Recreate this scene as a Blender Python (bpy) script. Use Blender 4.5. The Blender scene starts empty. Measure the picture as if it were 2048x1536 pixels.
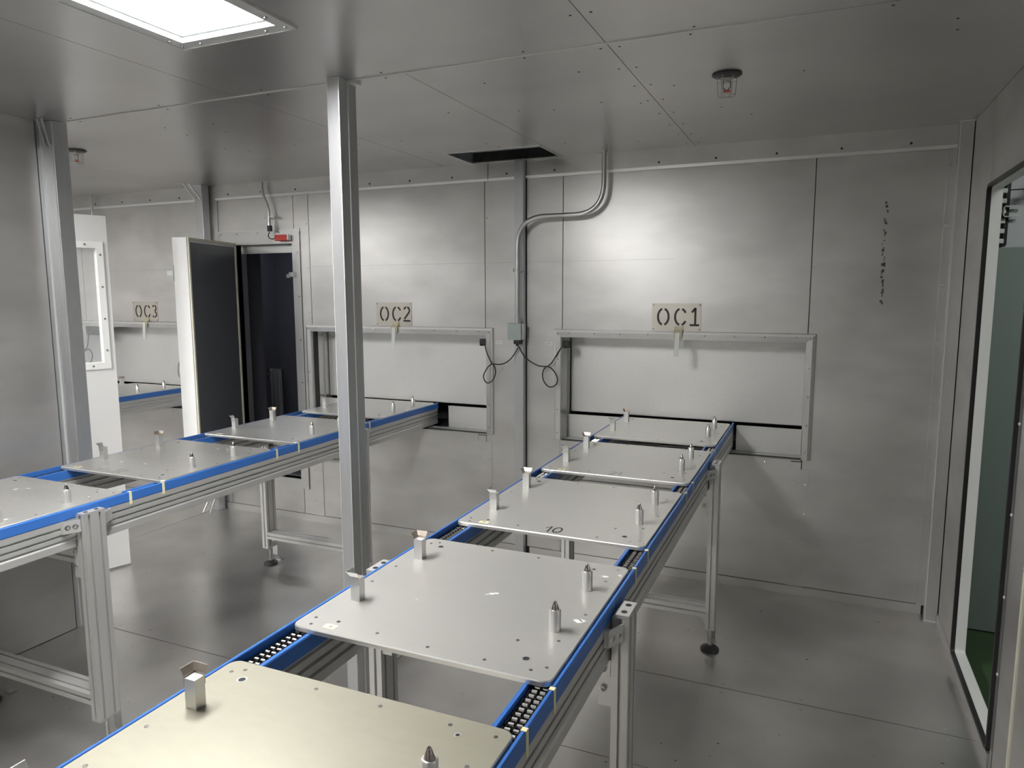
import bpy, bmesh, math, random
from mathutils import Vector, Matrix
random.seed(7)
SC = bpy.context.scene
COL = SC.collection
PI = math.pi

# ------------------------------------------------------------------ camera, world, exposure, big lights
def cam_axes(yaw, pit, roll):
    fw = Vector((-math.sin(yaw)*math.cos(pit), math.cos(yaw)*math.cos(pit), -math.sin(pit)))
    rt = Vector((math.cos(yaw), math.sin(yaw), 0)); dn = fw.cross(rt)
    cr, sr = math.cos(roll), math.sin(roll)
    return rt*cr+dn*sr, -rt*sr+dn*cr, fw
RT, DN, FW = cam_axes(.40804, .127143, .002676)
cam = bpy.data.cameras.new('camera'); cam.sensor_width = 36; cam.lens = 1424.25/2048*36
cam.clip_start = .05; cam.clip_end = 60
co = bpy.data.objects.new('camera', cam); COL.objects.link(co)
m = Matrix((RT, -DN, -FW)).transposed().to_4x4(); m.translation = Vector((0, 0, 1.62)); co.matrix_world = m
SC.camera = co
w = bpy.data.worlds.new('world'); SC.world = w; w.use_nodes = True
w.node_tree.nodes['Background'].inputs[0].default_value = (.62, .66, .7, 1)
w.node_tree.nodes['Background'].inputs[1].default_value = .02
SC.view_settings.view_transform = 'Standard'; SC.view_settings.look = 'None'
SC.view_settings.gamma = 1; SC.view_settings.exposure = 0.56
try: SC.view_settings.use_curve_mapping = False
except Exception: pass
SC.cycles.use_denoising = True
SC.cycles.max_bounces = 12; SC.cycles.glossy_bounces = 8; SC.cycles.diffuse_bounces = 6
SC.cycles.sample_clamp_indirect = 4
SC.cycles.caustics_reflective = True

LAMP_W = 46.0
HALL_W = 28.0
def area(name, loc, rot, sx, sy, watts, col):
    l = bpy.data.lights.new(name, 'AREA'); l.shape = 'RECTANGLE'; l.size = sx; l.size_y = sy
    l.energy = watts; l.color = col
    o = bpy.data.objects.new(name, l); o.location = loc; o.rotation_euler = rot; COL.objects.link(o); return o
for hx in (-3.0, -1.2):
    for hy in (-2.9, -4.6):
        area('hall_lamp', (hx, hy, 3.0), (0, 0, 0), 1.4, .5, HALL_W, (1, .95, .89))
area('hall_lamp_side', (1.7, 2.4, 2.9), (0, 0, 0), 1.2, .3, 15, (.95, 1, .95))

# ------------------------------------------------------------------ helpers
class MB:
    def __init__(s): s.v = []; s.f = []
    def add(s, vs, fs):
        b = len(s.v); s.v += [tuple(p) for p in vs]; s.f += [tuple(b+i for i in f) for f in fs]; return s
    def box(s, x0, x1, y0, y1, z0, z1):
        if x0 > x1: x0, x1 = x1, x0
        if y0 > y1: y0, y1 = y1, y0
        if z0 > z1: z0, z1 = z1, z0
        return s.add([(x0,y0,z0),(x1,y0,z0),(x1,y1,z0),(x0,y1,z0),(x0,y0,z1),(x1,y0,z1),(x1,y1,z1),(x0,y1,z1)],
            [(0,3,2,1),(4,5,6,7),(0,1,5,4),(1,2,6,5),(2,3,7,6),(3,0,4,7)])
    def prism(s, poly, axis, a, b):
        # poly: CCW list of (p,q); axis 'x': (p,q)=(y,z); 'y': (x,z); 'z': (x,y)
        n = len(poly)
        def P(p, q, t):
            return (t,p,q) if axis == 'x' else (p,t,q) if axis == 'y' else (p,q,t)
        vs = [P(p,q,a) for p,q in poly]+[P(p,q,b) for p,q in poly]
        fs = [tuple(range(n)), tuple(range(2*n-1, n-1, -1))]+[(i, n+i, n+(i+1)%n, (i+1)%n) for i in range(n)]
        return s.add(vs, fs)
    def rings(s, rings, cap=True, closed=False):
        n = len(rings[0]); vs = [p for r in rings for p in r]; fs = []
        m = len(rings)
        for k in range(m if closed else m-1):
            a = k*n; b = ((k+1) % m)*n
            fs += [(a+i, a+(i+1)%n, b+(i+1)%n, b+i) for i in range(n)]
        if cap and not closed: fs += [tuple(range(n-1,-1,-1)), tuple(range((m-1)*n, m*n))]
        return s.add(vs, fs)
    def lathe(s, c, prof, n=16, axis='z'):
        rs = []
        for r, h in prof:
            ring = []
            for i in range(n):
                a = 2*PI*i/n; p, q = r*math.cos(a), r*math.sin(a)
                ring.append((c[0]+p, c[1]+q, c[2]+h) if axis == 'z' else (c[0]+h, c[1]+p, c[2]+q) if axis == 'x' else (c[0]+q, c[1]+h, c[2]+p))
            rs.append(ring)
        return s.rings(rs)
    def tube(s, pts, r, n=10, closed=False):
        pts = [Vector(p) for p in pts]; m = len(pts); rs = []
        up = Vector((0, .02, 1)); prev = None
        for i, p in enumerate(pts):
            if closed: t = (pts[(i+1) % m]-pts[i-1]).normalized()
            else: t = (pts[min(i+1, m-1)]-pts[max(i-1, 0)]).normalized()
            if prev is None:
                a = up if abs(t.dot(up)) < .95 else Vector((1, 0, 0))
                prev = (a-t*a.dot(t)).normalized()
            else:
                prev = (prev-t*prev.dot(t))
                prev = prev.normalized() if prev.length > 1e-6 else Vector((1, 0, 0))
            b = t.cross(prev)
            rs.append([tuple(p+prev*(r*math.cos(2*PI*k/n))+b*(r*math.sin(2*PI*k/n))) for k in range(n)])
        return s.rings(rs, closed=closed)
    def mesh(s, name, mat, smooth=False):
        me = bpy.data.meshes.new(name); me.from_pydata(s.v, [], s.f); me.validate()
        bm = bmesh.new(); bm.from_mesh(me); bmesh.ops.recalc_face_normals(bm, faces=bm.faces)
        bm.to_mesh(me); bm.free()
        if mat: me.materials.append(mat)
        if smooth:
            try: me.shade_smooth(); me.set_sharp_from_angle(angle=math.radians(38))
            except Exception: pass
        me.update(); return me
    def build(s, name, mat, parent=None, smooth=False, bevel=0, **kw):
        return link(name, s.mesh(name, mat, smooth), parent, bevel, **kw)

def link(name, me, parent=None, bevel=0, **kw):
    o = bpy.data.objects.new(name, me); COL.objects.link(o)
    if parent: o.parent = parent
    if bevel:
        b = o.modifiers.new('bevel', 'BEVEL'); b.width = bevel; b.segments = 2; b.limit_method = 'ANGLE'; b.angle_limit = math.radians(40)
        b.harden_normals = False
    for k, v in kw.items(): o[k] = v
    return o
def empty(name, loc=(0,0,0), rot=(0,0,0), **kw):
    o = bpy.data.objects.new(name, None); COL.objects.link(o); o.location = loc; o.rotation_euler = rot; o.empty_display_size = .05
    for k, v in kw.items(): o[k] = v
    return o
def thing(name, label, cat, loc=(0,0,0), rot=(0,0,0), group=None):
    o = empty(name, loc, rot, label=label, category=cat)
    if group: o['group'] = group
    return o
def ct(o, parent=None):
    c = o.copy(); COL.objects.link(c); c.parent = parent
    for ch in list(o.children): ct(ch, c)
    return c
def V(*a): return Vector(a)

# ------------------------------------------------------------------ materials
def mat(name, col, rough=.5, metal=0., col2=None, scale=3., stretch=(1,1,1), rvar=.0, bump=0., bscale=6., spec=.5,
        speck=None, speck_scale=60, speck_thr=.74, obj_space=False, emit=None, alpha=None, fine=.0, smear=0):
    M = bpy.data.materials.new(name); M.use_nodes = True; nt = M.node_tree; N = nt.nodes; L = nt.links
    b = N['Principled BSDF']; b.inputs['Base Color'].default_value = (*col, 1); b.inputs['Roughness'].default_value = rough
    b.inputs['Metallic'].default_value = metal
    if 'Specular IOR Level' in b.inputs: b.inputs['Specular IOR Level'].default_value = spec
    if emit:
        b.inputs['Emission Color'].default_value = (*emit[0], 1); b.inputs['Emission Strength'].default_value = emit[1]
    if obj_space:
        tc = N.new('ShaderNodeTexCoord'); src = tc.outputs['Object']
    else:
        tc = N.new('ShaderNodeNewGeometry'); src = tc.outputs['Position']
    mp = N.new('ShaderNodeMapping'); mp.inputs['Scale'].default_value = stretch; L.new(src, mp.inputs['Vector'])
    cur = None
    if col2:
        n = N.new('ShaderNodeTexNoise'); n.inputs['Scale'].default_value = scale; n.inputs['Detail'].default_value = 2.5; n.inputs['Roughness'].default_value = .5
        L.new(mp.outputs[0], n.inputs['Vector'])
        r = N.new('ShaderNodeValToRGB'); r.color_ramp.elements[0].position = .12; r.color_ramp.elements[1].position = .88
        r.color_ramp.elements[0].color = (*col, 1); r.color_ramp.elements[1].color = (*col2, 1)
        L.new(n.outputs['Fac'], r.inputs[0]); cur = r.outputs[0]
        if fine:
            n2 = N.new('ShaderNodeTexNoise'); n2.inputs['Scale'].default_value = scale*22; n2.inputs['Detail'].default_value = 3
            L.new(mp.outputs[0], n2.inputs['Vector'])
            mx = N.new('ShaderNodeMix'); mx.data_type = 'RGBA'; mx.blend_type = 'OVERLAY'; mx.inputs[0].default_value = fine
            L.new(cur, mx.inputs[6]); L.new(n2.outputs['Fac'], mx.inputs[7]); cur = mx.outputs[2]
        if smear:
            m2 = N.new('ShaderNodeMapping'); m2.inputs['Rotation'].default_value = (.35, .75, .3); m2.inputs['Scale'].default_value = (1.2, 1.2, 3.2); L.new(src, m2.inputs['Vector'])
            n3 = N.new('ShaderNodeTexNoise'); n3.inputs['Scale'].default_value = 1.5; n3.inputs['Detail'].default_value = 7; L.new(m2.outputs[0], n3.inputs['Vector'])
            q = N.new('ShaderNodeMapRange'); q.inputs[1].default_value = .36; q.inputs[2].default_value = .60; q.inputs[3].default_value = 1-smear; q.inputs[4].default_value = 1
            q.interpolation_type = 'SMOOTHSTEP'
            L.new(n3.outputs['Fac'], q.inputs[0])
            mm = N.new('ShaderNodeMix'); mm.data_type = 'RGBA'; mm.blend_type = 'MULTIPLY'; mm.inputs[0].default_value = 1
            L.new(cur, mm.inputs[6]); L.new(q.outputs[0], mm.inputs[7]); cur = mm.outputs[2]
        if rvar:
            mr = N.new('ShaderNodeMapRange'); mr.inputs[3].default_value = rough-rvar; mr.inputs[4].default_value = rough+rvar
            mr.inputs[1].default_value = .1; mr.inputs[2].default_value = .9
            L.new(n.outputs['Fac'], mr.inputs[0]); L.new(mr.outputs[0], b.inputs['Roughness'])
    if speck:
        n = N.new('ShaderNodeTexNoise'); n.inputs['Scale'].default_value = speck_scale; n.inputs['Detail'].default_value = 1.5
        L.new(src, n.inputs['Vector'])
        r = N.new('ShaderNodeValToRGB'); r.color_ramp.elements[0].position = speck_thr; r.color_ramp.elements[1].position = speck_thr+.03
        L.new(n.outputs['Fac'], r.inputs[0])
        mx = N.new('ShaderNodeMix'); mx.data_type = 'RGBA'
        L.new(r.outputs[0], mx.inputs[0]); mx.inputs[7].default_value = (*speck, 1)
        if cur: L.new(cur, mx.inputs[6])
        else: mx.inputs[6].default_value = (*col, 1)
        cur = mx.outputs[2]
    if cur: L.new(cur, b.inputs['Base Color'])
    if bump:
        n = N.new('ShaderNodeTexNoise'); n.inputs['Scale'].default_value = bscale; n.inputs['Detail'].default_value = 2
        L.new(mp.outputs[0], n.inputs['Vector'])
        bp = N.new('ShaderNodeBump'); bp.inputs['Strength'].default_value = bump; bp.inputs['Distance'].default_value = .02
        L.new(n.outputs['Fac'], bp.inputs['Height']); L.new(bp.outputs[0], b.inputs['Normal'])
    return M

M = {}
M['wall'] = mat('galvanised_sheet', (.53,.52,.505), .39, .82, (.78,.77,.755), 2.0, (1,1,1.3), .07, smear=.11)
M['ceil'] = mat('ceiling_sheet', (.60,.59,.585), .315, .88, (.77,.76,.75), 1.6, (1,1.4,1), .03, smear=.05)
M['floor'] = mat('floor_steel_plate', (.46,.445,.43), .32, .90, (.74,.725,.705), 2.4, (1,1,1), .035, smear=.10,
                 speck=(.12,.11,.10), speck_scale=40, speck_thr=.75)
M['steel'] = mat('stainless_trim', (.56,.56,.555), .33, .85, (.66,.66,.65), 5, (1,1,.3), .05, fine=.12)
M['bright'] = mat('bright_steel', (.80,.80,.79), .32, .45)  # pale steel, lightened so the hatch lips look lamplit
M['post'] = mat('post_tube_steel', (.54,.55,.56), .36, .8, (.62,.63,.64), 4, (1,1,.2), .04, fine=.1)
M['hatch'] = mat('hatch_sheet', (.78,.775,.76), .38, .65, (.84,.835,.82), 2.5, (1,1,1), .04, .03, 2, fine=.15)
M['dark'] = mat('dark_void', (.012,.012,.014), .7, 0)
M['joint'] = mat('joint_dark', (.035,.034,.033), .7, .2)
M['alu'] = mat('anodised_aluminium', (.60,.60,.585), .38, .60, (.66,.66,.645), 3, (1,1,1), .03, obj_space=True)
M['slot'] = mat('profile_slot_shadow', (.22,.22,.215), .5, .5)
M['pallet'] = mat('pallet_aluminium', (.68,.67,.635), .33, .72, (.74,.73,.69), 3.5, (.35,2.2,1), .04, obj_space=True, fine=.06)
M['pallet2'] = mat('pallet_worn_aluminium', (.56,.55,.53), .36, .7, (.66,.65,.62), 5, (.4,1.8,1), .05, obj_space=True, fine=.12,
                  speck=(.85,.84,.8), speck_scale=34, speck_thr=.79)
M['pallet1'] = mat('pallet_cream_aluminium', (.335,.32,.255), .40, .45, (.37,.352,.283), 2.0, (.5,1.4,1), .04, obj_space=True, fine=.05)
M['edge'] = mat('machined_edge', (.62,.62,.60), .42, .85)
M['blue'] = mat('blue_plastic', (.035,.135,.43), .33, 0, (.04,.15,.47), 4, obj_space=True)
M['chain'] = mat('chain_plate_steel', (.05,.05,.05), .35, .9)
M['roller'] = mat('chain_roller_steel', (.42,.41,.40), .25, 1)
M['rubber'] = mat('black_rubber', (.012,.012,.013), .45)
M['black'] = mat('black_plastic', (.02,.02,.022), .42)
M['cable'] = mat('black_cable', (.012,.012,.012), .5)
M['galv'] = mat('galvanised_conduit', (.55,.56,.56), .28, .95, (.62,.63,.63), 14)
M['jbox'] = mat('grey_green_box_paint', (.33,.38,.37), .45, .3, (.38,.43,.42), 9)
M['pin'] = mat('pin_aluminium', (.74,.735,.72), .32, .80, (.80,.795,.78), 30, (1,1,.2))
M['cone'] = mat('polished_cone', (.34,.31,.29), .18, 1)
M['tape'] = mat('cream_tape', (.72,.68,.42), .6)
M['paper'] = mat('white_paper', (.80,.80,.77), .7)
M['strip'] = mat('hanging_plastic_strip', (.66,.69,.66), .5)
M['masking'] = mat('masking_tape', (.50,.46,.33), .6)
M['ink'] = mat('black_ink', (.015,.013,.013), .5)
M['brass'] = mat('stained_flare', (.55,.50,.44), .35, .8, (.34,.28,.23), 60)
M['sign'] = mat('sign_plate_steel', (.50,.47,.42), .38, .75, (.57,.54,.48), 12)
M['white'] = mat('white_powder_coat', (.70,.70,.685), .38, 0, (.74,.74,.725), 3)
M['whitel'] = mat('white_window_trim', (.86,.86,.84), .35)
M['lampframe'] = mat('lamp_frame_paint', (.70,.71,.71), .35, .2)
M['lamp'] = mat('lamp_diffuser', (.9,.9,.88), .4, 0, emit=((1, .99, .975), LAMP_W))
M['darkdoor'] = mat('dark_door_lining', (.085,.09,.10), .42, .1, (.10,.105,.115), 5, (1,1,.3), fine=.1)
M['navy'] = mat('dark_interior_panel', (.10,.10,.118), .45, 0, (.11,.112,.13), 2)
M['gasket'] = mat('cream_gasket', (.68,.65,.54), .6, 0, (.55,.52,.42), 20)
M['red'] = mat('red_switch_plastic', (.55,.045,.03), .45)
M['green'] = mat('green_hall_floor', (.045,.085,.035), .30, 0, (.06,.105,.045), 4, fine=.3)
M['hallpanel'] = mat('grey_green_panel', (.30,.36,.34), .5)
M['hallwall'] = mat('hall_wall_white', (.66,.68,.70), .55)
M['scuff'] = mat('scuff_grey', (.13,.125,.12), .6, .3)
M['duct'] = mat('dull_duct_sheet', (.50,.53,.57), .6, .1)
M['crease'] = mat('crease_shadow', (.40,.395,.385), .5, .6)
M['caulk'] = mat('cream_caulk', (.55,.54,.44), .6)
M['bolt'] = mat('zinc_bolt', (.62,.62,.60), .25, 1)
M['bolthole'] = mat('bolt_recess', (.05,.035,.03), .4, .6)
# glass
G = bpy.data.materials.new('clear_pane'); G.use_nodes = True
gb = G.node_tree.nodes['Principled BSDF']; gb.inputs['Base Color'].default_value = (.9,.95,.95,1); gb.inputs['Roughness'].default_value = .02
gb.inputs['Alpha'].default_value = .12; gb.inputs['IOR'].default_value = 1.45
M['glass'] = G

CEIL = 2.39; BW = 3.975; RX = .60; LX = -3.267; BAYX = -6.3; FY = -1.6
S = dict(kind='structure')

# ------------------------------------------------------------------ floor
fl = MB().box(BAYX-.1, RX+.05, FY-.1, BW+.1, -.06, -.004).build('floor', M['joint'], **S)
def fplate(x0, x1, y0, y1):
    g = .0018
    MB().box(x0+g, x1-g, y0+g, y1-g, -.006, 0).build('floor_plate', M['floor'], fl)
ysm = [FY, -.35, 1.0, 2.258]
for (xa, xb) in ((-3.267, -1.66), (-1.66, .60)):
    for i in range(2): fplate(xa, xb, ysm[i], ysm[i+1])
fplate(-3.267, -1.66, 1.0, 2.258); fplate(-1.66, .6, 1.0, 2.258)
fplate(-4.15, -1.66, 2.258, BW); fplate(-1.66, .6, 2.258, 2.875); fplate(-1.66, .6, 2.875, BW)
for ya, yb in ((FY, .3), (.3, 2.258), (2.258, BW)): fplate(BAYX, -4.15, ya, yb)
fplate(-4.15, -3.267, FY, .3); fplate(-4.15, -3.267, .3, 2.258)
sc_ = MB()
for x in [ -3.1+.42*i for i in range(9)]:
    for dy in (-.035, .035): sc_.lathe((x, 2.258+dy, 0), [(.006, 0), (.006, .0012), (.003, .002)], 8)
for x in (-.3, .0, .3, .5):
    for dy in (-.035, .035): sc_.lathe((x, 2.875+dy, 0), [(.006, 0), (.006, .0012), (.003, .002)], 8)
o = sc_.build('floor_screws', M['steel'], fl); o['kind'] = 'stuff'

# ------------------------------------------------------------------ ceiling
ce = MB()
VX0, VX1, VY0, VY1 = -1.955, -1.405, 3.612, 3.945
ZB = CEIL+.012
LXA, LXB, LYA, LYB = -1.842, -1.482, .55, 1.715
def slab_with_holes(mb, x0, x1, y0, y1, z0, z1, holes):
    xs = sorted({x0, x1, *[h[0] for h in holes], *[h[1] for h in holes]}); ys = sorted({y0, y1, *[h[2] for h in holes], *[h[3] for h in holes]})
    for i in range(len(xs)-1):
        for j in range(len(ys)-1):
            cx, cy = (xs[i]+xs[i+1])/2, (ys[j]+ys[j+1])/2
            if not (x0 < cx < x1 and y0 < cy < y1): continue
            if any(h[0] < cx < h[1] and h[2] < cy < h[3] for h in holes): continue
            mb.box(xs[i], xs[i+1], ys[j], ys[j+1], z0, z1)
HOLES = [(VX0, VX1, VY0, VY1), (LXA, LXB, LYA, LYB), (-5.0, -4.64, .55, 1.715), (-3.90, -3.54, .55, 1.715)]
slab_with_holes(ce, BAYX-.1, RX+.05, FY-.1, BW+.1, CEIL+.006, CEIL+.06, HOLES)
ceiling = ce.build('ceiling', M['joint'], **S)
def cpanel(x0, x1, y0, y1):
    g = .0012; hs = [h for h in HOLES if h[0] < x1 and h[1] > x0 and h[2] < y1 and h[3] > y0]
    mb = MB()
    if hs:
        hs = [(max(h[0], x0+g*2), min(h[1], x1-g*2), max(h[2], y0+g*2), min(h[3], y1-g*2)) for h in hs]
        slab_with_holes(mb, x0+g, x1-g, y0+g, y1-g, CEIL, CEIL+.007, hs)
    else: mb.box(x0+g, x1-g, y0+g, y1-g, CEIL, CEIL+.007)
    mb.build('ceiling_panel', M['ceil'], ceiling)
for (xa, xb) in ((-3.267, -1.955-.2), (-2.155, -.654), (-.654, .6)):
    for (ya, yb) in ((FY, .4), (.4, 2.255), (2.255, BW)):
        if ya == 2.255 and xa == -2.155:
            cpanel(xa, -1.39, ya, yb); cpanel(-1.39, xb, ya, yb)
        elif ya == 2.255 and xa == -3.267:
            cpanel(-4.15, xb, ya, yb)
        else: cpanel(xa, xb, ya, yb)
cpanel(BAYX, -4.15, FY, 2.255); cpanel(-4.15, -3.267, FY, 2.255); cpanel(BAYX, -4.15, 2.255, BW)
cs = MB()
def crivet(x, y): cs.lathe((x, y, CEIL-.0012), [(.003, .0), (.0046, .0012)], 6)
for i in range(22):
    y = 2.30+.075*i
    if i % 3 == 0 and y < 3.9: crivet(-.654-.03, y); crivet(-.654+.03, y+.005)
for i in range(14):
    x = -3.1+.27*i
    if i % 2 == 0: crivet(x, 2.255+.03); crivet(x+.02, 2.255-.03)
for i in range(6):
    y = .5+.3*i; crivet(-.654-.03, y); crivet(-.654+.03, y)
for i in range(30): crivet(random.uniform(-3.1, .4), random.uniform(2.4, 3.8))
o = cs.build('ceiling_rivets', M['joint'], ceiling); o['kind'] = 'stuff'
for a, b in ((-3.267, -1.672), (-1.6, -.1)):
    MB().box(a, b, 2.252, 2.2575, CEIL-.004, CEIL+.002).build('seam_bead', M['bright'], ceiling)

# ------------------------------------------------------------------ back wall
OP = [(-1.399, -.060, .745, 1.362), (-3.214, -1.895, .745, 1.362), (-5.495, -4.155, .745, 1.362), (-3.872, -3.363, .30, 1.962)]
wb = MB()
def wslab(mb, x0, x1, z0, z1, y0, y1, holes):
    xs = sorted({x0, x1, *[h[0] for h in holes], *[h[1] for h in holes]}); zs = sorted({z0, z1, *[h[2] for h in holes], *[h[3] for h in holes]})
    for i in range(len(xs)-1):
        for j in range(len(zs)-1):
            cx, cz = (xs[i]+xs[i+1])/2, (zs[j]+zs[j+1])/2
            if not (x0 < cx < x1 and z0 < cz < z1): continue
            if any(h[0] < cx < h[1] and h[2] < cz < h[3] for h in holes): continue
            mb.box(xs[i], xs[i+1], y0, y1, zs[j], zs[j+1])
wslab(wb, BAYX-.1, RX+.05, 0, CEIL, BW+.006, BW+.05, OP)
wall_back = wb.build('wall_back', M['joint'], **S)
def wpanel(x0, x1, z0, z1, g=.0022):
    MB().box(x0+g, x1-g, BW, BW+.008, z0+.0005, z1-.0005).build('wall_panel', M['wall'], wall_back)
ZU = 1.40; ZC = 2.285
for x0, x1, z0, z1 in (
    (-6.3, -5.495, .05, CEIL-.001), (-5.495, -4.155, 1.38, ZC), (-4.155, -4.025, .05, CEIL-.001), (-5.495, -4.155, .05, .73),
    (-4.025, -3.345, 2.03, ZC), (-4.025, -3.345, .05, .26), (-3.345, -3.217, .05, ZC),
    (-3.217, -1.895, 1.38, ZC), (-3.217, -1.895, .05, .73), (-1.895, -1.394, .05, ZC),
    (-1.394, -.056, 1.38, ZC), (-1.394, -.056, .05, .73), (-.056, .60, .05, ZC)):
    wpanel(x0, x1, z0, z1)
# cover strips and rivets
def cover(x0, x1, z0, z1, n=4, horiz=False, t=.004):
    c = MB().box(x0, x1, BW-t, BW, z0, z1).build('joint_cover', M['wall'], wall_back)
    r = MB()
    for i in range(n):
        f = (i+.5)/n
        if horiz: r.lathe((x0+(x1-x0)*f, BW-t, (z0+z1)/2), [(.006, 0), (.005, -.003), (.002, -.004)], 8, 'y')
        else:
            for xx in (x0+.012, x1-.012): r.lathe((xx, BW-t, z0+(z1-z0)*f), [(.005, 0), (.004, -.003), (.002, -.004)], 8, 'y')
    q = r.build('rivets', M['steel'], c); q['kind'] = 'stuff'
cover(-3.255, -3.171, .05, .70, 3); cover(-1.95, -1.856, .05, .69, 3); cover(-.107, -.020, .05, .69, 4)
cover(-1.447, -1.405, .05, .742, 3)
cover(-3.165, -1.952, .692, .738, 5, True); cover(-1.40, -.109, .692, .738, 5, True); cover(-5.49, -4.2, .692, .738, 5, True)
r = MB()
for z in (.25, .55, .85, 1.15, 1.45, 1.75, 2.05):
    r.lathe((-.045, BW, z), [(.005, 0), (.004, -.003), (.002, -.004)], 8, 'y')
    r.lathe((-3.235, BW, z+.04), [(.005, 0), (.004, -.003), (.002, -.004)], 8, 'y')
    r.lathe((-1.88, BW, z+.02), [(.005, 0), (.004, -.003), (.002, -.004)], 8, 'y')
q = r.build('rivets', M['steel'], wall_back); q['kind'] = 'stuff'
# dark scuffs rubbed on the right hand panel
sm = MB()
for i in range(48):
    z = 2.04-.48*(i/47)**.9+random.uniform(-.006, .006); x = .262+random.uniform(-.006, .010)
    h = random.uniform(.003, .016); ww = random.uniform(.003, .012)
    if i % 5 == 4: continue
    sm.box(x, x+ww, BW-.0006, BW, z, z+h)
q = sm.build('scuff_marks', M['scuff'], wall_back); q['kind'] = 'stuff'
for x0, x1 in ((-5.45, -4.2), (-3.2, -1.90), (-1.88, -1.70), (-1.58, -1.41), (-1.37, -.75)):
    MB().box(x0, x1, BW-.0005, BW, 1.8010, 1.8026).build('crease', M['crease'], wall_back)
# right edge flange of the back wall
e1 = MB(); e1.box(.512, .545, BW-.012, BW, .05, ZC); e1.build('edge_flange', M['wall'], wall_back)
r = MB()
for i in range(8): r.lathe((.523, BW-.012, .25+.28*i), [(.007, 0), (.006, -.003), (.002, -.004)], 10, 'y')
q = r.build('flange_rivets', M['steel'], wall_back); q['kind'] = 'stuff'
# cornice
def cornice(name, x0, x1):
    o = MB().prism([(BW, ZC), (BW, CEIL), (BW-.010, CEIL), (BW-.010, ZC+.014), (BW-.004, ZC)], 'x', x0, x1).build(name, M['wall'], **S)
    MB().prism([(BW-.0105, ZC+.016), (BW-.0045, ZC-.001), (BW-.010, ZC-.001), (BW-.016, ZC+.014)], 'x', x0, x1).build('lip', M['bright'], o)
    r = MB(); x = x0+.12
    while x < x1: r.lathe((x, BW-.010, ZC+.035), [(.006, 0), (.005, -.003), (.002, -.004)], 8, 'y'); x += .30
    q = r.build('rivets', M['joint'], o); q['kind'] = 'stuff'
cornice('trim_1', -1.865, .545); cornice('trim_2', -4.03, -1.869); cornice('trim_3', BAYX, -4.17)
for i, (a, b) in enumerate(((-1.60, .535), (-4.155, -1.69), (BAYX, -4.158))):
    MB().box(a, b, BW-.006, BW, 0, .048).build(['baseboard_back', 'baseboard_middle', 'baseboard_bay'][i], M['wall'], **S)

# corner pillar right
pl = MB().box(.545, .597, 3.893, BW, 0, CEIL).build('trim_4', M['steel'], **S)
MB().box(.541, .546, 3.890, 3.896, 0, CEIL).build('bright_edge', M['bright'], pl)
for z in (.0, CEIL-.004): MB().box(.540, .60, 3.888, 3.90, z, z+.006).build('weld_bead', M['bright'], pl)

# ------------------------------------------------------------------ right wall with doorway
DY0, DY1, DZ0, DZ1 = 2.715, 3.462, .055, 2.048
wr = MB()
wr.box(RX+.005, RX+.03, FY, DY0, 0, CEIL); wr.box(RX+.005, RX+.03, DY1, BW+.05, 0, CEIL)
wr.box(RX+.005, RX+.03, DY0, DY1, DZ1, CEIL); wr.box(RX+.005, RX+.03, DY0, DY1, 0, DZ0)
wall_right = wr.build('wall_right', M['joint'], **S)
def rpanel(y0, y1, z0, z1, n='wall_panel', mt='wall', t=.005):
    MB().box(RX+.005-t, RX+.005, y0+.002, y1-.002, z0, z1).build(n, M[mt], wall_right)
rpanel(DY1, 3.886, .052, CEIL); rpanel(DY0, DY1, DZ1, CEIL); rpanel(2.685, DY0, 0, CEIL, mt='steel')
rpanel(1.42, 2.675, 0, CEIL); rpanel(.1, 1.42, 0, CEIL); rpanel(FY, .1, 0, CEIL)
rpanel(DY0, 3.886, 0, .050, 'base_channel', 'steel', .012)
MB().box(RX-.006, RX, DY1-.004, DY1+.004, .05, DZ1).build('jamb_edge', M['bright'], wall_right)
MB().tube([(RX-.002, 2.478, 0), (RX-.002, 2.480, 1.2), (RX-.002, 2.478, CEIL)], .006, 6).build('caulk_bead', M['caulk'], wall_right)
r = MB()
for z in (.35, .62, .9, 1.2): r.lathe((RX, 2.70, z), [(.006, 0), (.005, -.003), (.002, -.004)], 8, 'x')
q = r.build('rivets', M['bright'], wall_right); q['kind'] = 'stuff'
def ring(y0, y1, z0, z1, wd, x0, x1, rad):
    # rounded rectangular ring in the (y,z) plane
    def rr(a0, a1, b0, b1, r_):
        P = []
        for cx, cz, s in ((a1-r_, b1-r_, 0), (a0+r_, b1-r_, 1), (a0+r_, b0+r_, 2), (a1-r_, b0+r_, 3)):
            for k in range(6): a = (s+k/5)*PI/2; P.append((cx+r_*math.cos(a), cz+r_*math.sin(a)))
        return P
    o_, i_ = rr(y0, y1, z0, z1, rad), rr(y0+wd, y1-wd, z0+wd, z1-wd, max(rad-wd, .004))
    mb = MB(); n = len(o_)
    mb.rings([[(x0, p, q) for p, q in o_], [(x0, p, q) for p, q in i_], [(x1, p, q) for p, q in i_], [(x1, p, q) for p, q in o_]], cap=False, closed=True)
    return mb
d1 = ring(DY0, DY1, DZ0, DZ1, .012, RX-.012, RX+.004, .03).build('door_3', M['rubber'], smooth=True, **S)
ring(DY0, DY1, DZ0, DZ1, .015, RX+.004, RX+.043, .03).build('outer_frame', M['white'], d1, smooth=True)

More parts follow.
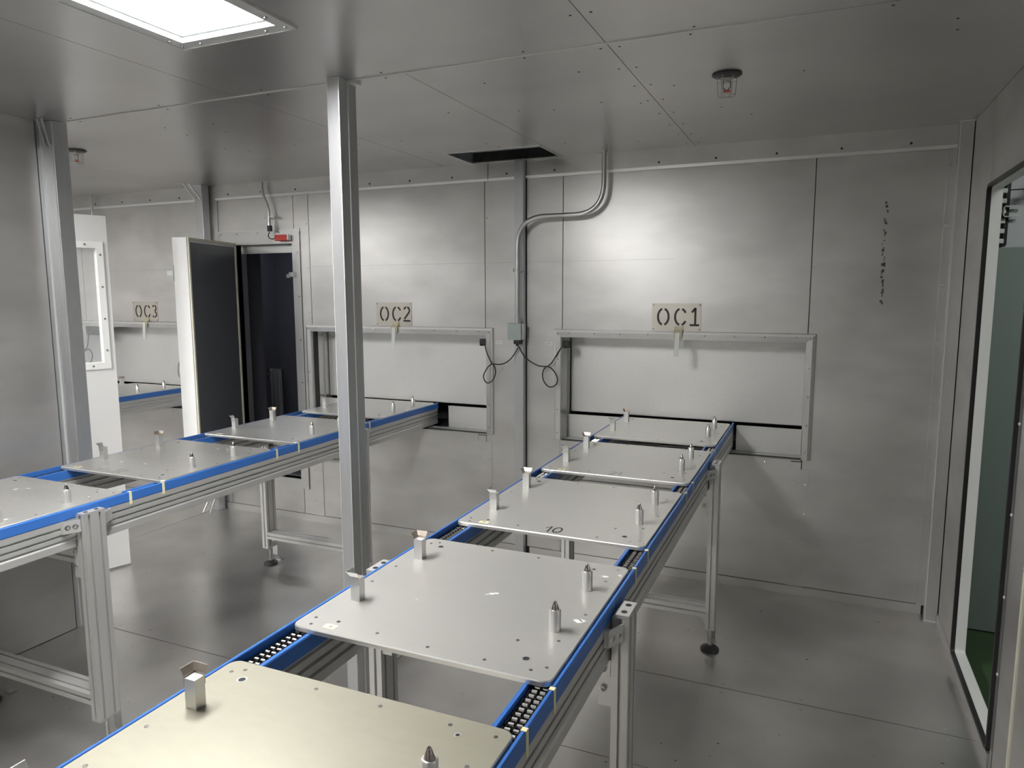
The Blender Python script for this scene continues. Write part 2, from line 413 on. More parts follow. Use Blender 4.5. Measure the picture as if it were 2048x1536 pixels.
# hall outside the doorway
hall = MB().box(RX+.03, 4.6, -6.3, 4.9, -.05, -.006).build('floor_hall', M['green'], **S)
MB().box(.70, 2.6, 3.885, 3.905, 0, 1.818).build('partition_panel', M['hallpanel'], None, label='grey-green panel standing on the green floor beyond the side doorway', category='panel')
MB().box(.66, 4.6, 4.6, 4.65, 0, 3.1).build('wall_hall_back', M['hallwall'], **S)
MB().box(4.6, 4.65, -6.3, 4.65, 0, 3.1).build('wall_hall_right', M['hallwall'], **S)
MB().box(RX-6.9, 4.65, -6.35, -6.3, 0, 3.1).build('wall_hall_front', M['hallwall'], **S)
MB().box(-6.4, 4.65, -6.3, 4.65, 3.1, 3.15).build('ceiling_hall', M['hallwall'], **S)
MB().box(-6.4, RX+.03, -6.3, FY-.1, -.05, -.006).build('floor_hall_front', M['green'], **S)
t = thing('cable_ladder', 'black slotted cable ladder with white rungs above the grey-green panel', 'cable ladder', (.70, 3.93, 1.83))
MB().box(.045, .062, 0, .02, 0, .30).build('side_rail', M['black'], t)
for k in range(6): MB().box(.012, .050, -.006, .01, .008+.045*k, .030+.045*k).build('rung', M['whitel'], t, bevel=.004)
MB().box(.0, .012, 0, .02, 0, .30).build('side_rail', M['black'], t)
t = thing('wall_bracket', 'white metal bracket with a bolt beside the black cable ladder', 'bracket', (.735, 3.90, 1.955))
MB().box(0, .065, 0, .02, 0, .004).box(0, .065, 0, .02, .045, .049).box(.0, .004, 0, .02, 0, .049).build('channel', M['whitel'], t)
MB().lathe((.045, .0, .024), [(.009, 0), (.009, -.01)], 10, 'y').build('bolt', M['bolt'], t)
MB().tube([(.80, 3.86, 2.07), (.83, 3.86, 2.065), (.86, 3.86, 2.09), (.89, 3.86, 2.14)], .016, 8).build('red_hose', M['red'], None, smooth=True,
    label='short red hose seen through the top of the side doorway', category='hose')
MB().box(.745, 2.6, 3.94, 3.96, 1.80, 2.075).box(.745, 2.6, 3.935, 3.96, 2.08, 2.7).build('hall_cabinet', M['hallwall'], None,
    label='pale grey cabinet front rising above the grey-green panel', category='cabinet')

# ------------------------------------------------------------------ left partition and bay shell
wl = MB().box(LX-.05, LX-.006, FY, 2.186, 0, CEIL).build('wall_left', M['joint'], **S)
for ya, yb in ((FY, .2), (.2, 1.4), (1.4, 2.186)):
    MB().box(LX-.006, LX, ya+.0015, yb-.0015, .003, CEIL).build('wall_panel', M['wall'], wl)
MB().box(LX-.056, LX-.05, FY, 2.186, .003, CEIL).build('wall_panel', M['wall'], wl)
p = thing('corner_post', 'tall steel post ending the left partition wall, braced at the ceiling', 'post', (LX, 2.2, 0))
MB().box(.0, .078, .010, .085, 0, CEIL).build('square_tube', M['post'], p, bevel=.004)
MB().box(-.05, .002, -.012, .010, 0, CEIL).build('side_strip', M['post'], p)
MB().box(.002, .007, .004, .012, 0, CEIL).build('bright_bead', M['bright'], p)
for x in (.052, .082):
    MB().tube([(x, -.035, CEIL-.004), (x-.012, -.004, CEIL-.10), (x-.012, .004, CEIL-.115)], .0045, 6).build('brace', M['galv'], p)
MB().tube([(.022, -.004, CEIL-.002), (.026, .004, CEIL-.10)], .0045, 6).build('brace', M['galv'], p)

MB().box(BAYX-.03, BAYX, FY, BW+.05, 0, CEIL).build('wall_bay_left', M['wall'], **S)
# unseen front wall behind the camera; openings placed to steer the hall light
wf = MB()
wslab(wf, BAYX, RX+.03, 0, CEIL, FY-.05, FY, [(-3.2, -1.5, 0, 2.12), (-6.0, -3.5, 0, 2.12)])
wf.build('wall_front', M['wall'], **S)

# central double post
p = thing('support_post', 'double square steel post standing between the two long conveyors', 'post', (-1.647, 2.25, 0))
MB().box(-.025, .025, -.053, -.002, 0, CEIL).build('square_tube', M['post'], p, bevel=.003)
MB().box(-.025, .025, .003, .052, 0, CEIL).build('square_tube', M['post'], p, bevel=.003)
MB().box(.021, .0262, -.002, .003, 0, CEIL-.01).build('seam_bead', M['bright'], p)
for sx in (-.026, .0245): MB().box(sx, sx+.0015, -.052, -.0535, .2, CEIL).build('edge_line', M['bright'], p)
MB().box(.02, .05, .0, .05, CEIL-.012, CEIL-.001).build('ceiling_tab', M['bright'], p)
# wall post with conduit
p = thing('wall_post', 'slim steel post against the back wall behind the grey junction box', 'post', (-1.65, BW, 0))
MB().box(-.03, .028, -.052, -.004, 0, CEIL).build('square_tube', M['post'], p, bevel=.002)
MB().box(.028, .0315, -.012, -.0005, 0, CEIL).build('edge_strip', M['joint'], p)
# bay column
p = thing('bay_column', 'steel column at the back wall between the open door and the OC3 hatch', 'post', (-4.12, 3.92, 0))
MB().box(-.037, .035, -.025, .038, 0, CEIL).build('square_tube', M['post'], p, bevel=.003)
MB().tube([(-.03, -.12, CEIL-.003), (-.03, -.03, CEIL-.10)], .006, 6).build('brace', M['galv'], p)
MB().tube([(.02, -.12, CEIL-.003), (.02, -.03, CEIL-.10)], .006, 6).build('brace', M['galv'], p)
MB().tube([(-.03, -.12, .003), (-.03, -.03, .13)], .007, 6).build('brace', M['galv'], p)
MB().tube([(.02, -.10, .003), (.02, -.03, .13)], .007, 6).build('brace', M['galv'], p)

# ------------------------------------------------------------------ hatches OC1..3
_hc = {}
def hatch(cx, name_label, ex=None):
    t = thing('conveyor_hatch', name_label, 'hatch', (cx, BW, 0), group='steel framed conveyor hatches')
    W = .6695; X0, X1 = -W, W; Z0, Z1 = .745, 1.362; F = .046
    def part(nm, fn, mt, parent=t, bevel=0, stuff=False):
        if nm not in _hc: _hc[nm] = fn().mesh(nm.split('|')[0], M[mt])
        o = link(nm.split('|')[0], _hc[nm], parent, bevel)
        if stuff: o['kind'] = 'stuff'
        return o
    zt = Z1+F
    # top rail, mitred: front profile is a raised lip, a lighter strip paints the lamp's shine on the sloping facet
    def top():
        a, b = X0-F, X1+F
        prof = [(0, zt), (-.012, zt-.004), (-.016, zt-.016), (-.018, zt-.018), (-.016, Z1), (0, Z1)]
        mb = MB(); L_ = [(a+(zt-q)*1.0, p, q) for p, q in prof]; R_ = [(b-(zt-q)*1.0, p, q) for p, q in prof]
        return mb.rings([L_, R_])
    part('top_rail', top, 'steel')
    part('top_lip', lambda: MB().add([(X0-F+.004, -.0125, zt-.0045), (X1+F-.004, -.0125, zt-.0045), (X1+F-.016, -.0187, zt-.017), (X0-F+.016, -.0187, zt-.017),
         (X0-F+.004, -.010, zt-.006), (X1+F-.004, -.010, zt-.006), (X1+F-.016, -.016, zt-.018), (X0-F+.016, -.016, zt-.018)],
         [(0,1,2,3), (4,7,6,5), (0,4,5,1), (1,5,6,2), (2,6,7,3), (3,7,4,0)]), 'bright')
    for sg, k in ((-1, 'l'), (1, 'r')):
        def side(sg=sg):
            xo, xi = sg*(W+F), sg*W
            prof = [(xo, 0), (xo-sg*.004, -.012), (xo-sg*.016, -.016), (xo-sg*.018, -.018), (xi, -.016), (xi, 0)]
            mb = MB(); B_ = [(p, q, Z0) for p, q in prof]; T_ = [(p, q, Z1+abs(p)-W) for p, q in prof]
            return mb.rings([B_, T_])
        part('side_rail|'+k, side, 'steel')
        part('jamb|'+k, lambda sg=sg: MB().box(sg*W, sg*(W+.004), -.014, .125, Z0, Z1).box(sg*(W-.006), sg*(W+.004), .120, .128, .88, Z1).box(sg*W, sg*(W+.004), .125, .21, Z0, Z1), 'steel')
    def riv():
        mb = MB()
        for i in range(9): mb.lathe((X0+.05+i*(2*W-.1)/8, -.017, zt-.022), [(.005, 0), (.004, -.003), (.002, -.004)], 8, 'y')
        for sg in (-1, 1):
            for z in (.79, .93, 1.08, 1.23, 1.38): mb.lathe((sg*(W+.018), -.017, z), [(.005, 0), (.004, -.003), (.002, -.004)], 8, 'y')
        return mb
    part('rail_rivets', riv, 'bolt', stuff=True)
    part('door_panel', lambda: MB().box(X0+.004, X1-.002, .170, .20, .893, Z1+.03), 'hatch', bevel=.004)
    part('head_plate', lambda: MB().box(X0, X1, 0, .20, Z1, Z1+.004), 'steel')
    part('sill_box|l', lambda: MB().box(X0, -.320, .122, .150, .742, .880), 'hatch', bevel=.002)
    part('sill_box|r', lambda: MB().box(.325, X1-.004, .122, .150, .742, .880), 'hatch', bevel=.002)
    part('sill_lip|l', lambda: MB().box(X0, -.322, .116, .123, .877, .883), 'bright')
    part('sill_lip|r', lambda: MB().box(.327, X1-.004, .116, .123, .877, .883), 'bright')
    part('sill_shelf', lambda: MB().box(X0, X1, -.008, .125, .736, .742).box(X0, X1, .03, .04, .742, .748).box(X0, X1, .078, .088, .742, .748), 'steel')
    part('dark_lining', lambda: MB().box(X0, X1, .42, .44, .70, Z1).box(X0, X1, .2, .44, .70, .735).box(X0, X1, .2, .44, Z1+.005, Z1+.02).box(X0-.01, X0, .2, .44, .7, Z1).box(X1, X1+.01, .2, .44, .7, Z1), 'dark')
    return t
h1 = hatch(-.7295, 'steel framed conveyor hatch under the OC1 sign, in the right of the back wall')
h2 = hatch(-2.5545, 'steel framed conveyor hatch under the OC2 sign, partly behind the double post')
h3 = hatch(-4.825, 'steel framed conveyor hatch under the OC3 sign in the far left bay')

# ------------------------------------------------------------------ stencil signs
def stroke(mb, pts, wd, plane, close=False):
    """flat ribbon with square ends, points are 2D; plane maps (u,v,depth)->xyz"""
    n = len(pts); L_, R_ = [], []
    for i in range(n):
        a = Vector(pts[i-1] if (i or close) else pts[i]); b = Vector(pts[(i+1) % n] if (i < n-1 or close) else pts[i])
        d = (b-a).normalized(); nn = Vector((-d.y, d.x))*wd/2
        p = Vector(pts[i]); L_.append(p+nn); R_.append(p-nn)
    rg = [[plane(l.x, l.y, 0), plane(l.x, l.y, 1), plane(r_.x, r_.y, 1), plane(r_.x, r_.y, 0)] for l, r_ in zip(L_, R_)]
    mb.rings(rg, closed=close)
def arc(cx, cy, rx, ry, a0, a1, n=14):
    return [(cx+rx*math.cos(math.radians(a0+(a1-a0)*i/n)), cy+ry*math.sin(math.radians(a0+(a1-a0)*i/n))) for i in range(n+1)]
def glyph(ch, x, w_, h, wd, gap=True):
    """list of polylines in box x..x+w_, 0..h"""
    cx = x+w_/2; rx, ry = w_/2-wd/2, h/2-wd/2; cy = h/2; g = 13 if gap else 0
    if ch == 'O': return [arc(cx, cy, rx, ry, 90+g, 270-g), arc(cx, cy, rx, ry, -90+g, 90-g)]
    if ch == 'C': return [arc(cx+.1*w_, cy, rx, ry, 90+g, 270-g), arc(cx+.1*w_, cy, rx, ry, 30, 90-g, 5), arc(cx+.1*w_, cy, rx, ry, -90+g, -30, 5)]
    if ch == '1': return [[(cx-.28*w_, h-.25*h), (cx+.08*w_, h-.02*h)], [(cx+.08*w_, h), (cx+.08*w_, wd*.8)], [(x+.02*w_, wd/2), (x+w_, wd/2)]]
    if ch == '2': return [arc(cx, h-.27*h, rx, .27*h-wd/2, 165, 100, 4), arc(cx, h-.27*h, rx, .27*h-wd/2, 78, -35, 8)+[(x+wd*.6, wd*1.4)], [(x, wd/2), (x+w_, wd/2)]]
    if ch == '3': return [arc(cx, h*.745, rx*.95, h*.255-wd/2, 150, 100, 4), arc(cx, h*.745, rx*.95, h*.255-wd/2, 78, -80, 8), arc(cx, h*.27, rx, h*.27-wd/2, 80, -78, 8), arc(cx, h*.27, rx, h*.27-wd/2, -102, -150, 4)]
def sign(cx, txt, label):
    t = thing('stencil_sign', label, 'sign', (cx, BW, 1.412), group='stencil number signs')
    MB().box(-.134, .134, -.003, 0, 0, .149).build('plate', M['sign'], t)
    x = -.106
    for ch, w_ in zip(txt, (.070, .072, .052)):
        mb = MB()
        for pl_ in glyph(ch, x, w_, .100, .0115): stroke(mb, pl_, .0115, lambda u, v, d: (u, -.003-.0008*d, v+.025))
        mb.build('letter', M['ink'], t); x += w_+(.017 if ch == 'O' else .020)
    for sx in (-.126, .126):
        for z in (.008, .141): MB().lathe((sx, -.003, z), [(.005, 0), (.004, -.003), (.001, -.004)], 8, 'y').build('rivet', M['bolt'], t)
    s = thing('hanging_strip', 'cloudy plastic strip taped under the %s sign' % txt, 'strip', (cx+.015, BW-.025, 1.425), group='plastic strips taped below the signs')
    MB().add([(-.024,.017,.012), (.024,.017,.012), (.024,.017,-.008), (-.024,.017,-.008), (-.024,-.003,-.022), (.024,-.003,-.022), (.022,-.004,-.058), (-.022,-.004,-.058),
              (-.024,.018,.012), (.024,.018,.012), (.024,.018,-.008), (-.024,.018,-.008), (-.024,-.001,-.022), (.024,-.001,-.022), (.022,-.002,-.058), (-.022,-.002,-.058)],
             [(0,1,2,3), (3,2,5,4), (4,5,6,7), (8,11,10,9), (11,12,13,10), (12,15,14,13), (0,8,9,1), (7,6,14,15), (0,3,11,8), (3,4,12,11), (4,7,15,12), (1,9,10,2), (2,10,13,5), (5,13,14,6)]).build('tape_patch', M['masking'], s)
    MB().add([(-.012,-.006,-.024), (.012,-.006,-.024), (.008,-.012,-.155), (-.018,-.012,-.155), (-.012,-.008,-.024), (.012,-.008,-.024), (.008,-.014,-.155), (-.018,-.014,-.155)],
             [(0,1,2,3), (7,6,5,4), (0,4,5,1), (1,5,6,2), (2,6,7,3), (3,7,4,0)]).build('strip', M['strip'], s)
sign(-.731, 'OC1', 'steel sign plate with the stencilled letters OC1 above the right hatch')
sign(-2.555, 'OC2', 'steel sign plate with the stencilled letters OC2 above the middle hatch')
sign(-4.818, 'OC3', 'steel sign plate with the stencilled letters OC3 above the far left hatch')

# ------------------------------------------------------------------ conveyors
def slotted(a0, a1, b0, b1, slots_a, slots_b, w_=.008, d_=.009):
    """CCW outline of an aluminium profile; slots_a: positions along a on both b faces, slots_b: positions along b on both a faces"""
    P = [(a0, b0)]
    for s in sorted(slots_a): P += [(s-w_/2, b0), (s-w_/2, b0+d_), (s+w_/2, b0+d_), (s+w_/2, b0)]
    P += [(a1, b0)]
    for s in sorted(slots_b): P += [(a1, s-w_/2), (a1-d_, s-w_/2), (a1-d_, s+w_/2), (a1, s+w_/2)]
    P += [(a1, b1)]
    for s in sorted(slots_a, reverse=True): P += [(s+w_/2, b1), (s+w_/2, b1-d_), (s-w_/2, b1-d_), (s-w_/2, b1)]
    P += [(a0, b1)]
    for s in sorted(slots_b, reverse=True): P += [(a0, s+w_/2), (a0+d_, s+w_/2), (a0+d_, s-w_/2), (a0, s-w_/2)]
    return P
CY0, CY1 = -1.25, 4.115
_cc = {}
def cmesh(key, fn, mt, smooth=False):
    if key not in _cc: _cc[key] = fn().mesh(key.split('|')[0], M[mt], smooth)
    return _cc[key]
def beam_fn(sg):
    # sg=+1 right beam: outer face at x=0, inner at -.066 ; mirrored for left
    P = [(0, .860), (-.066, .860)]
    for z in (.838, .812, .786): P += [(-.066, z+.005), (-.055, z+.005), (-.055, z-.005), (-.066, z-.005)]
    P += [(-.066, .757), (0, .757), (0, .780), (-.004, .786), (-.004, .790), (0, .793)]
    for z in (.809, .833): P += [(0, z-.004), (-.009, z-.004), (-.009, z+.004), (0, z+.004)]
    P = [(p*sg, q) for p, q in P]
    return MB().prism(P, 'y', CY0, CY1)
def rail_fn(sg):
    P = [(0, .857), (.0012, .860), (.0012, .890), (-.0015, .893), (-.0065, .893), (-.008, .891), (-.008, .861), (-.010, .857)]
    return MB().prism([(p*sg, q) for p, q in P], 'y', CY0, CY1+.005)
def inner_fn(sg):
    P = [(-.0675, .846), (-.0675, .880), (-.0655, .883), (-.0575, .883), (-.056, .880), (-.056, .8605), (-.0662, .8605), (-.0662, .846)]
    return MB().prism([(p*sg, q) for p, q in P], 'y', CY0, CY1-.01)
PITCH = .0159
def chain_plates(sg):
    mb = MB(); y = CY0+.02; i = 0
    mb.box(sg*-.012, sg*-.054, CY0+.01, CY1-.01, .8602, .8655)
    while y < CY1-.03:
        for k, xx in enumerate((-.016, -.0325, -.049)):
            off = .0022 if i % 2 else -.0022
            a, b = sorted((sg*(xx+off)-.0009, sg*(xx+off)+.0009))
            mb.prism([(y-.004, .8665), (y+PITCH+.004, .8665), (y+PITCH+.0065, .8705), (y+PITCH+.004, .8758), (y-.004, .8758), (y-.0065, .8705)], 'x', a, b)
        y += PITCH; i += 1
    return mb
def chain_rollers(sg):
    mb = MB(); y = CY0+.02
    while y < CY1-.03:
        for xx in (-.0245, -.041):
            a, b = sorted((sg*xx-.0052, sg*xx+.0052))
            mb.lathe((a, y, .8735), [(.0045, 0), (.0045, b-a)], 8, 'x')
        y += PITCH
    return mb
def leg_fn(): return MB().prism(slotted(-.02, .02, -.04, .04, [0], [-.02, .02]), 'z', .118, .868)
TAPES = (.40, 1.028, 1.163, 1.795, 1.940, 2.575, 2.728, 3.33)
def conveyor(dx, label, legys=(-.7, 1.585, 3.18)):
    t = thing('chain_conveyor', label, 'conveyor', (dx, 0, 0), group='twin strand chain conveyors')
    for sg, x, k in ((1, -.42, 'r'), (-1, -1.055, 'l')):
        def L(key, fn, mt, sm=False, nm=None, par=None, loc=(0,0,0)):
            o = link(key, cmesh(key+'|'+k, fn, mt, sm), par or t); o.location = loc; return o
        L('side_beam', lambda: beam_fn(sg), 'alu', loc=(x, 0, 0))
        gr = L('guide_rail', lambda: rail_fn(sg), 'blue', loc=(x, 0, 0))
        L('inner_rail', lambda: inner_fn(sg), 'blue', loc=(x, 0, 0))
        ch = L('roller_chain', lambda: chain_plates(sg), 'chain', loc=(x, 0, 0)); ch['kind'] = 'stuff'
        rr = L('chain_rollers', lambda: chain_rollers(sg), 'roller', True, par=ch); rr['kind'] = 'stuff'
        for ty in TAPES:
            if sg == 1:
                o = L('tape_mark', lambda: MB().box(-.0085, .0022, -.0055, .0055, .8932, .8942).box(.0013, .0022, -.0055, .0055, .846, .8942), 'tape', loc=(x, ty, 0))
        for ly in legys:
            lx = x+sg*.0255
            lg = L('leg', leg_fn, 'alu', loc=(lx, ly, 0))
            L('end_cap', lambda: MB().box(-.010*1.2, .020, -.041, .041, .868, .876) if sg > 0 else MB().box(-.020, .012, -.041, .041, .868, .876), 'alu', par=lg)
            for yy in (-.02, .02):
                L('cap_screw', lambda: MB().lathe((0, 0, .8758), [(.0075, 0), (.0075, .0008), (.0045, .0012), (.003, .0004)], 12), 'bolthole', par=lg, loc=(sg*.004, yy, 0))
            # clamp plate with two bolts on each side of the leg
            for s2, k2 in ((-1, 'n'), (1, 'f')):
                o = link('clamp_plate', cmesh('clamp_plate|'+k+k2, lambda: MB().prism([(sg*-.018, s2*.090), (sg*.005, s2*.042), (sg*.009, s2*.044), (sg*-.014, s2*.092)], 'z', .815, .857).box(sg*-.0245, sg*-.013, s2*.080, s2*.092, .815, .857), 'alu'), lg)
                if s2 < 0:
                    for q in (.056, .076):
                        b_ = link('clamp_bolt', cmesh('clamp_bolt|'+k, lambda: MB().lathe((0, 0, 0), [(.0095, 0), (.0095, sg*.006), (.0045, sg*.007), (.0045, sg*.003)], 12, 'x'), 'bolt', True), lg)
                        b_.location = (sg*(.004-(q-.042)*.48), -q, .836); b_.rotation_euler = (0, 0, -sg*.45)
            # gusset under the beam, inner side
            L('gusset', lambda: MB().prism([(-.035, .757), (-.035, .715), (-.015, .668), (.005, .655), (.03, .655), (.03, .757)], 'x', sg*-.024, sg*-.0205).prism([(-.035, .64), (-.035, .757), (-.030, .757), (-.030, .64)], 'x', sg*-.052, sg*-.021), 'alu', par=lg)
            for zz in (.735, .685):
                b_ = L('gusset_bolt', lambda: MB().lathe((0, 0, 0), [(.008, 0), (.008, -.006), (.004, -.007), (.004, -.003)], 10, 'y'), 'bolt', par=lg, loc=(sg*-.040, -.0355, zz))
            L('bottom_plate', lambda: MB().box(-.021, .021, -.041, .041, .110, .118), 'steel', par=lg)
            L('foot_stem', lambda: MB().lathe((0, 0, 0), [(.0065, .020), (.0065, .112)], 12).lathe((0, 0, 0), [(.011, .022), (.011, .031)], 6), 'bolt', True, par=lg)
            L('foot_pad', lambda: MB().lathe((0, 0, 0), [(.041, 0), (.042, .008), (.036, .014), (.014, .022), (.010, .026)], 24), 'rubber', True, par=lg)
            L('floor_bracket', lambda: MB().box(-.018, .018, .0405, .0435, .045, .19).add([(-.018,.0405,.045), (.018,.0405,.045), (.018,.066,.0045), (-.018,.066,.0045), (-.018,.0435,.045), (.018,.0435,.045), (.018,.069,.0045), (-.018,.069,.0045)],
                [(0,1,2,3), (7,6,5,4), (0,4,5,1), (1,5,6,2), (2,6,7,3), (3,7,4,0)]).box(-.018, .018, .064, .095, .001, .0045), 'galv', par=lg)
            # corner gusset where the low cross bar meets the leg
            L('corner_gusset', lambda: MB().prism([(0, 0), (sg*-.045, 0), (sg*-.042, -.006), (sg*-.018, -.018), (sg*-.006, -.042), (0, -.045)], 'y', -.018, .018), 'alu', par=lg, loc=(sg*-.020, 0, .170))
    for ly in legys:
        o = link('cross_bar', cmesh('cross_bar|low', lambda: MB().prism(slotted(-.04, .04, -.02, .02, [-.02, .02], [0]), 'x', -1.060, -.4145), 'alu'), t); o.location = (0, ly, .190)
        o = link('cross_bar', cmesh('cross_bar|up', lambda: MB().prism(slotted(-.02, .02, -.04, .04, [0], [-.02, .02]), 'x', -1.060, -.4145), 'alu'), t); o.location = (0, ly+.01, .716)
    return t
conveyor(0, 'long blue-edged chain conveyor in the foreground running to the OC1 hatch')
conveyor(-1.90, 'long blue-edged chain conveyor on the left running to the OC2 hatch', (-.7, 1.617, 3.215))
conveyor(-4.12, 'blue-edged chain conveyor in the far left bay running to the OC3 hatch')

# ------------------------------------------------------------------ pallet plates
PL, PW = .612, .611
def rrect(x0, x1, y0, y1, r_, n=6):
    P = []
    for cx, cy, s in ((x1-r_, y1-r_, 0), (x0+r_, y1-r_, 1), (x0+r_, y0+r_, 2), (x1-r_, y0+r_, 3)):
        for k in range(n+1): a = (s+k/n)*PI/2; P.append((cx+r_*math.cos(a), cy+r_*math.sin(a)))
    return P
def plate_mesh():
    mb = MB(); R = []
    for ins, z in ((.0, .8835), (.0, .8925), (.0018, .8949)):
        R.append([(p, q, z) for p, q in rrect(ins, PW-ins, ins, PL-ins, .022-ins)])
    mb.rings(R, cap=False)
    n = len(R[0]); b = len(mb.v)-n
    mb.f.append(tuple(range(b-2*n+n-1, b-2*n-1, -1)) if False else tuple(range(n-1, -1, -1)))
    mb.f.append(tuple(range(b, b+n)))
    return mb
def plate_obj(name, mt, par):
    key = 'plate|'+mt
    if key not in _cc:
        me = plate_mesh().mesh('plate', M[mt]); me.materials.append(M['edge'])
        for p in me.polygons:
            if len(p.vertices) == 4 and p.center.z > .8925: p.material_index = 1
        _cc[key] = me
    return link(name, _cc[key], par)
def post_fn(front):
    # square guide tube, two flared walls: outer (-x) and the end (-y front / +y back); origin = front right bottom corner
    s = -1 if front else 1
    mb = MB(); mb.box(-.025, 0, 0, .022, 0, .056)
    return mb
def flare_fn(front):
    mb = MB(); t = .0016
    def wall(pts_b, pts_m, pts_t, n):
        # pts: pair of ends at bottom/mid/top ; n thickness vec
        A = [pts_b, pts_m, pts_t]; inn = [[Vector(p) for p in q] for q in A]
        vs = []
        for q in inn: vs += [tuple(q[0]), tuple(q[1]), tuple(q[1]+n), tuple(q[0]+n)]
        mb.add(vs, [(0,1,5,4), (4,5,9,8), (2,3,7,6), (6,7,11,10), (0,4,7,3), (4,8,11,7), (1,2,6,5), (5,6,10,9), (0,3,2,1), (8,9,10,11)])
    ye = 0 if front else .022; sy = -1 if front else 1
    # wall on -x side
    wall([(-.025, 0, .040), (-.025, .022, .040)], [(-.025, 0, .060), (-.025, .022, .060)], [(-.032, -.006 if front else 0, .072), (-.032, .022 if front else .028, .072)], Vector((-t, 0, 0)))
    wall([(-.025, ye, .040), (0, ye, .040)], [(-.025, ye, .060), (0, ye, .060)], [(-.032, ye+sy*.007, .072), (.002, ye+sy*.007, .072)], Vector((0, sy*t, 0)))
    return mb
def pallet(x0, y0, mt, label, number=None, sticker=True, extra=0, specks=()):
    t = thing('pallet_plate', label, 'pallet plate', (x0, y0, 0), group='aluminium pallet plates on the conveyors')
    plate_obj('plate', mt, t)
    def L(nm, key, fn, m_, sm=False, par=None, loc=(0,0,0), bevel=0):
        o = link(nm, cmesh(key, fn, m_, sm), par or t, bevel); o.location = loc; return o
    for k, fy in enumerate((.157, .446)):
        pst = L('guide_post', 'guide_post|%d' % k, lambda: post_fn(k == 0), 'pin', loc=(.072, fy, .895))
        L('flared_lip', 'flared_lip|%d' % k, lambda: flare_fn(k == 0), 'brass' if k else 'edge', par=pst)
    for fy in (.205, .437):
        pn = L('locating_pin', 'locating_pin', lambda: MB().lathe((0, 0, 0), [(.0132, 0), (.0132, .0455), (.0118, .0475), (.0085, .0478)], 24), 'pin', True, loc=(.546, fy, .895))
        L('cone_tip', 'cone_tip', lambda: MB().lathe((0, 0, 0), [(.0088, .0472), (.0078, .0505), (.0036, .0635), (.0022, .0652)], 20), 'cone', True, par=pn)
    for (hx, hy) in ((.535, .066), (.070, .556), (.090, .052), (.525, .565)):
        big = (hx, hy) in ((.535, .066), (.070, .556))
        L('bush_ring' if big else 'plug_hole', 'bush|%d' % big, lambda: MB().lathe((0, 0, 0), [(.010 if big else .006, 0), (.0098 if big else .0058, .0008), (.0072 if big else .004, .0008), (.0070 if big else .0038, .0002)], 20), 'edge', loc=(hx, hy, .8949))
        L('hole', 'hole|%d' % big, lambda: MB().lathe((0, 0, 0), [(.0068 if big else .0042, 0), (.0068 if big else .0042, .0006)], 16), 'dark', loc=(hx, hy, .8951))
    def scr():
        mb = MB()
        for (x, y) in ((.03, .05), (.04, .02), (.20, .04), (.33, .03), (.46, .03), (.56, .03), (.585, .05), (.585, .3), (.575, .50), (.585, .585), (.50, .585), (.36, .585), (.22, .585), (.05, .585), (.03, .57), (.03, .38), (.03, .27), (.57, .16), (.49, .13)):
            mb.lathe((x, y, .8949), [(.0042, 0), (.0040, .0007), (.0018, .0009)], 8)
        return mb
    o = L('plate_screws', 'plate_screws', scr, 'bolt', True); o['kind'] = 'stuff'
    if specks:
        mb = MB()
        for (x, y, r_) in specks:
            mb.add([(x+r_*(1+.35*math.sin(3*k+x*90))*math.cos(k*PI/4), y+r_*.8*(1+.3*math.cos(2*k+y*70))*math.sin(k*PI/4), .8952) for k in range(8)], [tuple(range(8))])
        o = mb.build('paint_specks', M['paper'], t); o['kind'] = 'stuff'
    if sticker:
        st = L('number_sticker', 'number_sticker', lambda: MB().prism(rrect(-.0155, .0155, -.0095, .0095, .003, 3), 'z', 0, .0005), 'tape', loc=(.088, .026, .8950)); st.rotation_euler = (0, 0, -.05)
        def dg():
            mb = MB(); P = lambda u, v, d: (u, v, .0005+.0003*d)
            for pl_ in ([(-.005, -.004), (-.005, .004)], arc(.002, -.0015, .003, .0026, 0, 350, 8), [(-.001, 0), (.002, .0045)]): stroke(mb, pl_, .0011, P)
            return mb
        L('digits', 'sticker_digits', dg, 'ink', par=st)
    if number:
        def num():
            mb = MB(); P = lambda u, v, d: (u, v, .0003*d)
            x = 0
            for c in number:
                if c == '1': pls = [[(x+.002, .036), (x+.016, .052), (x+.017, .0)]]
                elif c == '0': pls = [arc(x+.014, .026, .0125, .024, 0, 360, 24)]
                elif c == '2': pls = [arc(x+.013, .038, .011, .012, 160, -30, 10)+[(x+.002, .002), (x+.027, .002)]]
                elif c == '7': pls = [[(x+.001, .049), (x+.025, .049), (x+.010, .0)]]
                for q in pls: stroke(mb, q, .0054 if extra == 0 else .0022, P)
                x += .028
            return mb
        o = MB(); o = num().build('painted_number', M['ink'], t); o.location = (.288, .018, .8950)
    return t
XA = -1.043
SP2 = ((.580,.264,.011), (.587,.270,.007), (.350,.327,.006), (.341,.320,.007), (.332,.312,.004), (.60,.55,.006), (.19,.22,.003), (.565,.53,.008))
SP3 = ((.30,.18,.005), (.52,.21,.004), (.26,.33,.004), (.28,.21,.003), (.45,.40,.004), (.50,.06,.004))
def rsp(n, seed):
    q = random.Random(seed); return tuple((q.uniform(.04, .57), q.uniform(.04, .57), q.choice((.003, .004, .005, .008))) for _ in range(n))
SP4, SP5, SP6 = rsp(22, 3), rsp(22, 5), rsp(20, 8)
pallet(XA, .403, 'pallet1', 'cream-toned pallet plate nearest the camera on the foreground conveyor', sticker=False)
pallet(XA, 1.176, 'pallet', 'clean grey pallet plate with a yellow sticker, second from the camera on the foreground conveyor', specks=SP2)
